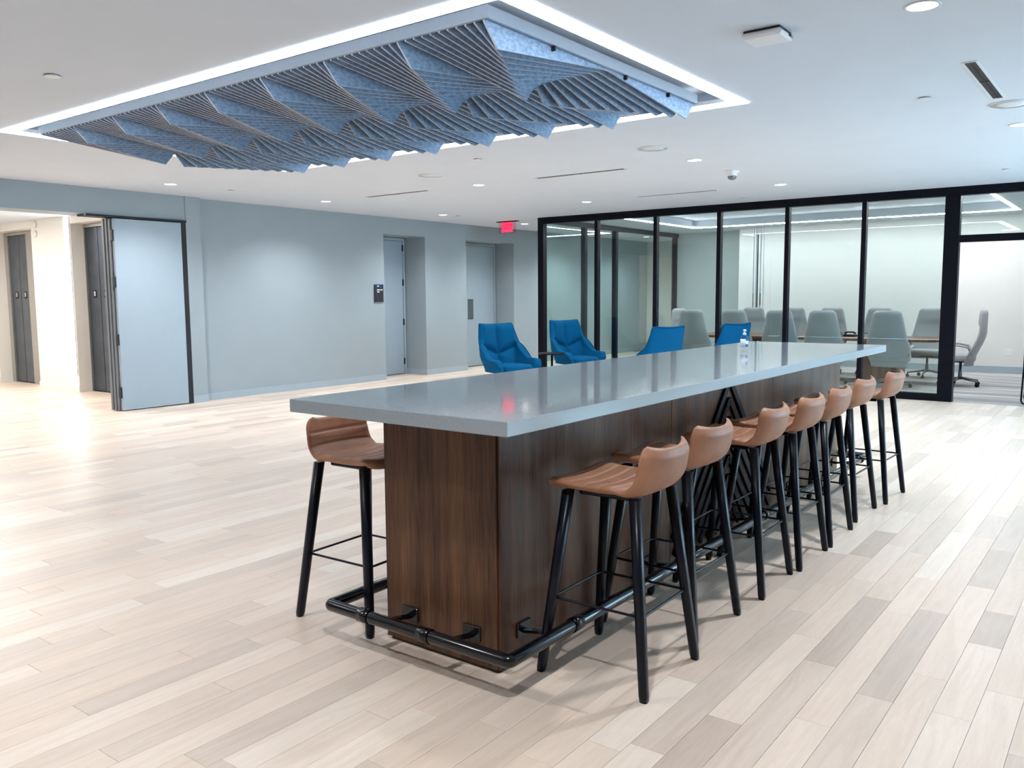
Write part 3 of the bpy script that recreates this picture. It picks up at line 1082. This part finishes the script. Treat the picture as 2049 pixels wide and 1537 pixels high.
# ------------------------------------------------------------------ bar stools
def stool_proto():
    g = empty('bar_stool')
    prof = [(0.188, 0.728), (0.200, 0.738), (0.203, 0.750), (0.194, 0.759)]   # (y, z) from seat front to back top
    for k in range(1, 11):
        t_ = k / 10
        prof.append((0.194 - 0.324 * t_, 0.760 - 0.010 * math.sin(t_ * PI * 0.9)))
    R_ = 0.088
    cyb, czb = -0.130, 0.757 + R_
    for k in range(1, 9):
        a = -PI / 2 - (PI / 2 - 0.16) * k / 8
        prof.append((cyb + R_ * math.cos(a), czb + R_ * math.sin(a)))
    yb, zb = prof[-1]
    for k in range(1, 6):
        prof.append((yb - 0.018 * k / 5, zb + 0.088 * k / 5))
    # resample evenly
    P = [Vector((0, a, b)) for a, b in prof]
    cum = [0]
    for i in range(1, len(P)):
        cum.append(cum[-1] + (P[i] - P[i - 1]).length)
    nv, nu = 91, 17
    pts, nrm, ss = [], [], []
    for j in range(nv):
        s_ = cum[-1] * j / (nv - 1)
        i = max(k for k in range(len(cum)) if cum[k] <= s_ + 1e-9)
        i = min(i, len(P) - 2)
        f_ = (s_ - cum[i]) / (cum[i + 1] - cum[i])
        pts.append(P[i].lerp(P[i + 1], f_))
        ss.append(s_)
    for j in range(nv):
        tg = (pts[min(j + 1, nv - 1)] - pts[max(j - 1, 0)]).normalized()
        nrm.append(Vector((0, -tg.z, tg.y)) * -1)
    inner, outer = [], []
    chan = cum[-1] / 9.0
    for j in range(nv):
        v = j / (nv - 1)
        hw = 0.208 - 0.02 * smoothstep(0.5, 1.0, v)
        e = min(v, 1 - v)
        hw -= 0.045 * (1 - math.sqrt(max(0, 1 - (1 - min(1, e / 0.09)) ** 2)))
        ph = (ss[j] % chan) / chan
        puff = 0.011 * (1 - abs(2 * ph - 1) ** 9)
        for i in range(nu):
            u = -1 + 2 * i / (nu - 1)
            x = u * hw
            bend = 0.045 * abs(u) ** 2.4 * smoothstep(0.45, 0.75, v)
            dish = 0.018 * abs(u) ** 2.2 * (1 - smoothstep(0.5, 0.7, v))
            top = 0.016 * abs(u) ** 3 * smoothstep(0.8, 1.0, v)
            edge = 1 - 0.75 * abs(u) ** 10
            c = pts[j] + Vector((x, bend, dish + top))
            nn = nrm[j]
            inner.append(c + nn * ((0.004 + puff) * edge))
            outer.append(c - nn * (0.024 * edge * (0.35 + 0.65 * min(1, e / 0.05))))
    MB().shell(outer, inner, nu, nv).build('seat_shell', M['leather'], g, label='tan channel-stitched leather seat with low curved back')
    MB().cbox(-0.12, 0.12, -0.11, 0.12, 0.712, 0.732, 0.006).build('seat_plate', M['stool_black'], g)
    for sx in (-1, 1):
        for sy in (-1, 1):
            a = Vector((sx * 0.152, sy * 0.146, 0.732))
            b = Vector((sx * 0.226, sy * 0.228, 0.0))
            rings = []
            for t_ in (0, 0.5, 0.97, 1.0):
                c = a.lerp(b, t_)
                wx = (0.0205 * (1 - t_) + 0.0165 * t_) * (0.85 if t_ == 1.0 else 1)
                wy = (0.0205 * (1 - t_) + 0.0165 * t_) * (0.85 if t_ == 1.0 else 1)
                ring = []
                for k in range(12):
                    an = 2 * PI * k / 12 + PI / 12
                    ca, sa = math.cos(an), math.sin(an)
                    q = (abs(ca) ** 5 + abs(sa) ** 5) ** (-1 / 5)
                    ring.append((c.x + wx * ca * q, c.y + wy * sa * q, c.z))
                rings.append(ring)
            MB().rings(rings).build('leg', M['stool_black'], g)
    pts = []
    rx, ry, cr_ = 0.188, 0.196, 0.03
    for (cx_, cy_, a0) in ((-rx + cr_, -ry + cr_, PI), (rx - cr_, -ry + cr_, 1.5 * PI), (rx - cr_, ry - cr_, 0), (-rx + cr_, ry - cr_, 0.5 * PI)):
        for k in range(5):
            an = a0 + k * PI / 8
            pts.append((cx_ + cr_ * math.cos(an), cy_ + cr_ * math.sin(an), 0.30))
    MB().tube(pts, 0.0055, 8, closed=True).build('foot_ring', M['stool_black'], g)
    return g


sp = stool_proto()
ORD = ['nearest', 'second', 'third', 'fourth', 'fifth', 'sixth', 'farthest']
row = [(2.868, 1.634, 1), (3.44, 1.69, -1), (4.14, 1.675, 2), (4.68, 1.66, 0), (5.21, 1.66, 1), (5.87, 1.685, -1), (6.49, 1.64, -2)]
for i, (x, y, a) in enumerate(row):
    o = sp if i == 0 else copy_tree(sp)
    o.location = (x, y, 0)
    o.rotation_euler = (0, 0, math.radians(a))
    lab = {0: 'tan leather bar stool nearest the viewer in the row right of the island',
           6: 'tan leather bar stool farthest from the viewer in the row right of the island'}.get(
        i, '%s tan leather bar stool from the viewer in the row right of the island' % ORD[i])
    tag(o, lab, 'stool', 'tan bar stools at the island')
o = copy_tree(sp)
o.location = (2.68, 2.885, 0)
o.rotation_euler = (0, 0, PI + math.radians(2))
tag(o, 'single tan leather bar stool on the left side of the island, seat tucked under', 'stool', 'tan bar stools at the island')


# ------------------------------------------------------------------ blue lounge chairs
def armchair_proto():
    g = empty('lounge_chair')
    nt, nv = 81, 34
    W, D, cb_, F = 0.37, 0.31, 0.05, 0.60
    def plan(s):
        sg = 1 if s >= 0 else -1
        a = abs(s)
        if a <= 0.5:
            q = a / 0.5
            return Vector((sg * W * q, -D + cb_ * q * q, 0))
        q = (a - 0.5) / 0.5
        return Vector((sg * (W + 0.07 * math.sin(q * PI * 0.6)), -D + cb_ + q * F, 0))
    def splan(s):
        acc = Vector((0, 0, 0))
        n = 0
        for k in range(-4, 5):
            acc += plan(max(-1, min(1, s + k * 0.022)))
            n += 1
        return acc / n
    def rim(a):
        if a < 0.44:
            return 1.055 + 0.014 * (a / 0.44) ** 2
        if a < 0.54:
            return 1.069 - 0.31 * smoothstep(0.43, 0.545, a)
        z = 0.759 - 0.225 * smoothstep(0.53, 0.76, a)
        return z - 0.09 * smoothstep(0.88, 1.0, a)
    outer, zz, tt = [], [], []
    z0 = 0.36
    for j in range(nv):
        v = j / (nv - 1)
        for i in range(nt):
            s = -1 + 2 * i / (nt - 1)
            a = abs(s)
            z = z0 + (rim(a) - z0) * v
            p = splan(s)
            lean = (z - 0.42) * 0.13 * (1 - smoothstep(0.45, 0.8, a))
            wide = 0.84 + 0.16 * smoothstep(0.36, 0.62, z) - 0.06 * smoothstep(0.72, 1.06, z)
            outer.append(Vector((p.x * wide, p.y * (0.9 + 0.1 * smoothstep(0.36, 0.6, z)) - lean, z)))
            zz.append(z)
            tt.append(s)
    inner = []
    for j in range(nv):
        for i in range(nt):
            k = j * nt + i
            du = outer[j * nt + min(i + 1, nt - 1)] - outer[j * nt + max(i - 1, 0)]
            dv = outer[min(j + 1, nv - 1) * nt + i] - outer[max(j - 1, 0) * nt + i]
            n = du.cross(dv)
            n = n.normalized() if n.length > 1e-9 else Vector((0, 1, 0))
            if n.dot(Vector((0, 0.25, 0)) - Vector((outer[k].x, outer[k].y, 0))) < 0:
                n = -n
            zV = 0.60 + 0.12 * min(1, abs(tt[k]) / 0.45)
            dist = min(abs(outer[k].x), abs(zz[k] - zV) if abs(tt[k]) < 0.55 else 9)
            v = j / (nv - 1)
            th = 0.035 + 0.07 * (1 - math.exp(-dist / 0.05))
            th *= 0.35 + 0.65 * math.sqrt(max(0, 1 - max(0, (v - 0.86) / 0.14) ** 2))
            th *= 0.45 + 0.55 * math.sqrt(max(0, 1 - max(0, (abs(tt[k]) - 0.88) / 0.12) ** 2))
            inner.append(outer[k] + n * th)
    MB().shell(outer, inner, nt, nv).build('shell', M['blue'], g, label='blue quilted wraparound back and arms')
    rims = [outer[(nv - 1) * nt + i] for i in range(nt)]
    MB().tube(rims, 0.009, 6).build('piping', M['blue_seam'], g)
    s = MB()
    nl = 10
    rings = []
    for (hwx, z) in ((0.20, 0.335), (0.26, 0.345), (0.272, 0.39), (0.27, 0.44), (0.24, 0.468), (0.12, 0.478)):
        ring = []
        for k in range(32):
            an = 2 * PI * k / 32
            ca, sa = math.cos(an), math.sin(an)
            q = (abs(ca) ** 4 + abs(sa) ** 4) ** -0.25
            ring.append((hwx * ca * q, 0.04 + hwx * 1.08 * sa * q, z))
        rings.append(ring)
    s.rings(rings).build('seat_cushion', M['blue'], g)
    MB().lathe([(0.17, 0.30), (0.2, 0.34)], cy=0.02, n=24).build('under_frame', M['black'], g)
    for sx in (-1, 1):
        for sy in (-1, 1):
            MB().tube([(sx * 0.14, 0.02 + sy * 0.13, 0.325), (sx * 0.25, 0.02 + sy * 0.25, 0.0)], [0.018, 0.011], 10).build('leg', M['black'], g)
    return g


ap = armchair_proto()
for i, (x, y, a, lab) in enumerate((
        (10.02, 7.62, 163, 'blue lounge chair facing the viewer, in front of the second door niche'),
        (11.90, 7.62, 163, 'blue lounge chair facing the viewer, in front of the left end of the glass partition'),
        (10.29, 5.43, -14, 'blue lounge chair seen from behind, left of the hand sanitizer bottle'),
        (11.77, 5.08, -14, 'blue lounge chair seen from behind, just behind the hand sanitizer bottle'))):
    o = ap if i == 0 else copy_tree(ap)
    o.location = (x, y, 0)
    o.rotation_euler = (0, 0, math.radians(a))
    tag(o, lab, 'armchair', 'blue lounge chairs')

g = tag(empty('side_table', (11.15, 7.62, 0)), 'small round dark side table between two blue lounge chairs', 'table')
MB().lathe([(0.21, 0.55), (0.215, 0.556), (0.215, 0.566), (0.21, 0.572)], n=32).build('table_top', M['black'], g)
MB().lathe([(0.018, 0.012), (0.018, 0.55)], n=14).build('pole', M['black'], g)
MB().lathe([(0.16, 0), (0.16, 0.008), (0.03, 0.016)], n=28).build('foot', M['black'], g)

# ------------------------------------------------------------------ hand sanitizer on the counter
g = tag(empty('hand_sanitizer_bottle', (6.02, 2.39, 1.067)), 'clear hand sanitizer pump bottle with blue label on the countertop', 'bottle', )
g.rotation_euler = (0, 0, math.radians(-50))
rings = []
for (r, z) in ((0.026, 0.0), (0.029, 0.004), (0.029, 0.098), (0.026, 0.108), (0.013, 0.116), (0.012, 0.122)):
    rings.append([(r * math.cos(2 * PI * k / 24), 0.75 * r * math.sin(2 * PI * k / 24), z) for k in range(24)])
MB().rings(rings).build('body', M['clear'], g)
rings = []
for (r, z) in ((0.0295, 0.028), (0.0295, 0.09)):
    rings.append([(r * math.cos(PI + PI * k / 24), 0.76 * r * math.sin(PI + PI * k / 24), z) for k in range(25)] + [(r * 0.98 * math.cos(2 * PI - PI * k / 24), 0.74 * r * math.sin(2 * PI - PI * k / 24), z) for k in range(25)])
lb = MB().rings(rings).build('label', M['white'], g)
MB().cbox(0.004, 0.021, -0.0245, -0.0165, 0.078, 0.098, 0.0005).build('blue_mark', M['label_teal'], lb)
MB().cbox(0.002, 0.021, -0.0245, -0.0165, 0.033, 0.052, 0.0005).build('blue_mark', M['label_blue'], lb)
pu = MB().lathe([(0.0125, 0.118), (0.0125, 0.134), (0.006, 0.136), (0.006, 0.148), (0.011, 0.15), (0.011, 0.157), (0.006, 0.16)], n=18).build('pump', M['white'], g)
MB().cbox(-0.005, 0.005, -0.034, -0.006, 0.149, 0.157, 0.002).build('spout', M['white'], pu)

# ------------------------------------------------------------------ meeting room furniture
g = tag(empty('meeting_table', (15.1, 4.72, 0)), 'long dark wood meeting table behind the glass', 'table')
tp = []
for k in range(48):
    an = 2 * PI * k / 48
    ca, sa = math.cos(an), math.sin(an)
    q = (abs(ca) ** 6 + abs(sa) ** 6) ** (-1 / 6)
    tp.append((0.66 * ca * q, 2.12 * sa * q))
MB().prism(tp, 'z', 0.705, 0.745).build('table_top', M['table_wood'], g)
for s in (-1.15, 1.15):
    MB().cbox(-0.3, 0.3, s - 0.3, s + 0.3, 0.004, 0.705, 0.01).build('pedestal', M['table_wood'], g)


def chair_proto():
    g = empty('meeting_chair')
    nu, nv = 21, 27
    outer, inner = [], []
    for j in range(nv):
        v = j / (nv - 1)
        z = 0.33 + 0.885 * v
        hw = 0.325 - 0.125 * max(0, (v - 0.34) / 0.66) - 0.06 * (1 - smoothstep(0, 0.25, v))
        e = 1 - v
        if e < 0.07:
            hw -= 0.05 * (1 - math.sqrt(max(0, 1 - (1 - e / 0.07) ** 2)))
        yc = -0.15 - 0.16 * smoothstep(0.0, 0.62, v) - 0.01 * v
        for i in range(nu):
            u = -1 + 2 * i / (nu - 1)
            wrap = 0.10 * abs(u) ** 2.2 * (1 - 0.55 * v)
            ed = 0.25 + 0.75 * math.sqrt(max(0, 1 - abs(u) ** 6)) * math.sqrt(max(0.02, 1 - max(0, (v - 0.93) / 0.07) ** 2))
            outer.append(Vector((u * hw, yc + wrap - 0.035 * ed, z)))
            head = 0.03 * smoothstep(0.72, 0.74, v) + 0.0
            inner.append(Vector((u * hw, yc + wrap + (0.035 + head) * ed, z)))
    MB().shell(outer, inner, nu, nv).build('backrest', M['grey_fabric'], g, label='tall tapered grey upholstered back with headrest roll')
    rings = []
    for (q0, z) in ((0.75, 0.40), (0.97, 0.41), (1.0, 0.44), (0.99, 0.475), (0.9, 0.495), (0.5, 0.5)):
        ring = []
        for k in range(28):
            an = 2 * PI * k / 28
            ca, sa = math.cos(an), math.sin(an)
            q = (abs(ca) ** 5 + abs(sa) ** 5) ** -0.2
            ring.append((0.27 * q0 * ca * q, 0.045 + 0.26 * q0 * sa * q, z))
        rings.append(ring)
    MB().rings(rings).build('seat', M['grey_fabric'], g)
    for s in (-1, 1):
        MB().tube([(s * 0.29, -0.16, 0.50), (s * 0.31, -0.10, 0.63), (s * 0.31, 0.05, 0.66), (s * 0.305, 0.18, 0.645)], [0.02, 0.026, 0.024, 0.014], 8, aspect=0.7).build('armrest', M['grey_fabric'], g)
    MB().cbox(-0.1, 0.1, -0.1, 0.12, 0.375, 0.402, 0.006).build('tilt_plate', M['black'], g)
    MB().lathe([(0.03, 0.10), (0.03, 0.22), (0.02, 0.23), (0.02, 0.38)], n=14).build('column', M['chrome'], g)
    for k in range(5):
        an = 2 * PI * k / 5 + 0.3
        d = Vector((math.cos(an), math.sin(an), 0))
        lg = MB().tube([d * 0.02 + Vector((0, 0, 0.125)), d * 0.31 + Vector((0, 0, 0.082))], [0.02, 0.013], 8).build('base_leg', M['chrome'], g)
        c = d * 0.305
        p = Vector((-d.y, d.x, 0))
        cs = MB()
        cs.tube([c - p * 0.02 + Vector((0, 0, 0.03)), c - p * 0.004 + Vector((0, 0, 0.03))], 0.028, 12)
        cs.tube([c + p * 0.004 + Vector((0, 0, 0.03)), c + p * 0.02 + Vector((0, 0, 0.03))], 0.028, 12)
        cs.tube([c + Vector((0, 0, 0.03)), c + Vector((0, 0, 0.08))], 0.008, 8)
        cs.build('caster', M['black'], lg)
    return g


cp = chair_proto()
spots = [(14.18, 6.50, -90, 'grey meeting chair seen from behind, leftmost of the row against the glass'),
         (14.18, 5.72, -90, 'grey meeting chair seen from behind, directly behind the rearmost blue lounge chair'),
         (14.18, 4.93, -90, 'grey meeting chair seen from behind, crossed by a black partition post'),
         (14.18, 4.22, -90, 'grey meeting chair seen from behind, left of the conference phone'),
         (14.18, 3.24, -90, 'grey meeting chair seen from behind, above the far end of the countertop'),
         (16.20, 6.36, 90, 'grey meeting chair facing the viewer, beside the white folding wall channel'),
         (16.20, 5.54, 92, 'grey meeting chair across the table, mostly hidden behind a partition post'),
         (16.20, 4.83, 88, 'grey meeting chair across the table, half hidden behind the chair left of the phone'),
         (16.20, 3.96, 90, 'grey meeting chair facing the viewer, just right of the conference phone'),
         (16.20, 3.09, 90, 'grey meeting chair facing the viewer, beside the heavy black door post'),
         (15.05, 2.38, 8, 'grey meeting chair in side view at the right end of the table, in the doorway'),
         (15.05, 7.05, 172, 'pale grey meeting chair at the left end of the table')]
for i, (x, y, a, lab) in enumerate(spots):
    o = cp if i == 0 else copy_tree(cp)
    o.location = (x, y, 0.003)
    o.rotation_euler = (0, 0, math.radians(a))
    tag(o, lab, 'chair', 'grey meeting chairs')

g = tag(empty('conference_phone', (15.15, 4.12, 0.745)), 'black conference phone lying on the meeting table', 'phone')
MB().cbox(-0.08, 0.08, -0.1, 0.1, 0.0, 0.035, 0.008).build('body', M['black'], g)
MB().tube([(0, -0.09, 0.05), (0, -0.05, 0.075), (0, 0.05, 0.075), (0, 0.09, 0.05)], [0.02, 0.014, 0.014, 0.02], 10).build('handset', M['black'], g)
MB().cbox(-0.06, 0.0, 0.13, 0.2, 0.0, 0.07, 0.004).build('adapter', M['chrome'], g)
o = MB().tube([(15.15, 4.0, 0.755), (15.12, 3.92, 0.80), (15.1, 3.84, 0.812), (15.05, 3.74, 0.775), (15.05, 3.66, 0.752), (15.1, 3.5, 0.751)], 0.006, 8).build('cable', M['black'])
tag(o, 'thin dark cable looping over the meeting table beside the phone', 'cable')

g = tag(empty('wall_plate', (BXW, 2.03, 0.40)), 'white double wall plate low on the meeting room wall, seen through the doorway', 'outlet')
MB().cbox(-0.008, 0, -0.07, 0.07, -0.06, 0.06, 0.002).build('plate', M['white'], g)
for s in (-0.033, 0.033):
    MB().cbox(-0.0095, -0.008, s - 0.018, s + 0.018, -0.035, 0.035, 0.0005).build('insert', M['white_metal'], g)

# black metal stand just inside the meeting room door, cut by the right edge of the picture
g = tag(empty('metal_stand', (13.04, 1.05, 0.003)), 'black metal stand with a curved foot at the right edge of the doorway', 'stand')
for xx in (-0.18, 0.18):
    MB().tube([(xx, 0.22, 0.84), (xx, 0.24, 0.40), (xx, 0.25, 0.06), (xx, 0.235, 0.022), (xx, 0.20, 0.012), (xx, -0.18, 0.012), (xx, -0.22, 0.022), (xx, -0.235, 0.06), (xx, -0.22, 0.84)], 0.011, 8).build('sled_frame', M['black'], g)
MB().cbox(-0.2, 0.2, -0.24, 0.24, 0.83, 0.85, 0.003).build('shelf', M['black'], g)
MB().cbox(-0.19, 0.19, 0.226, 0.246, 0.36, 0.83, 0.003).build('side_panel', M['black'], g)
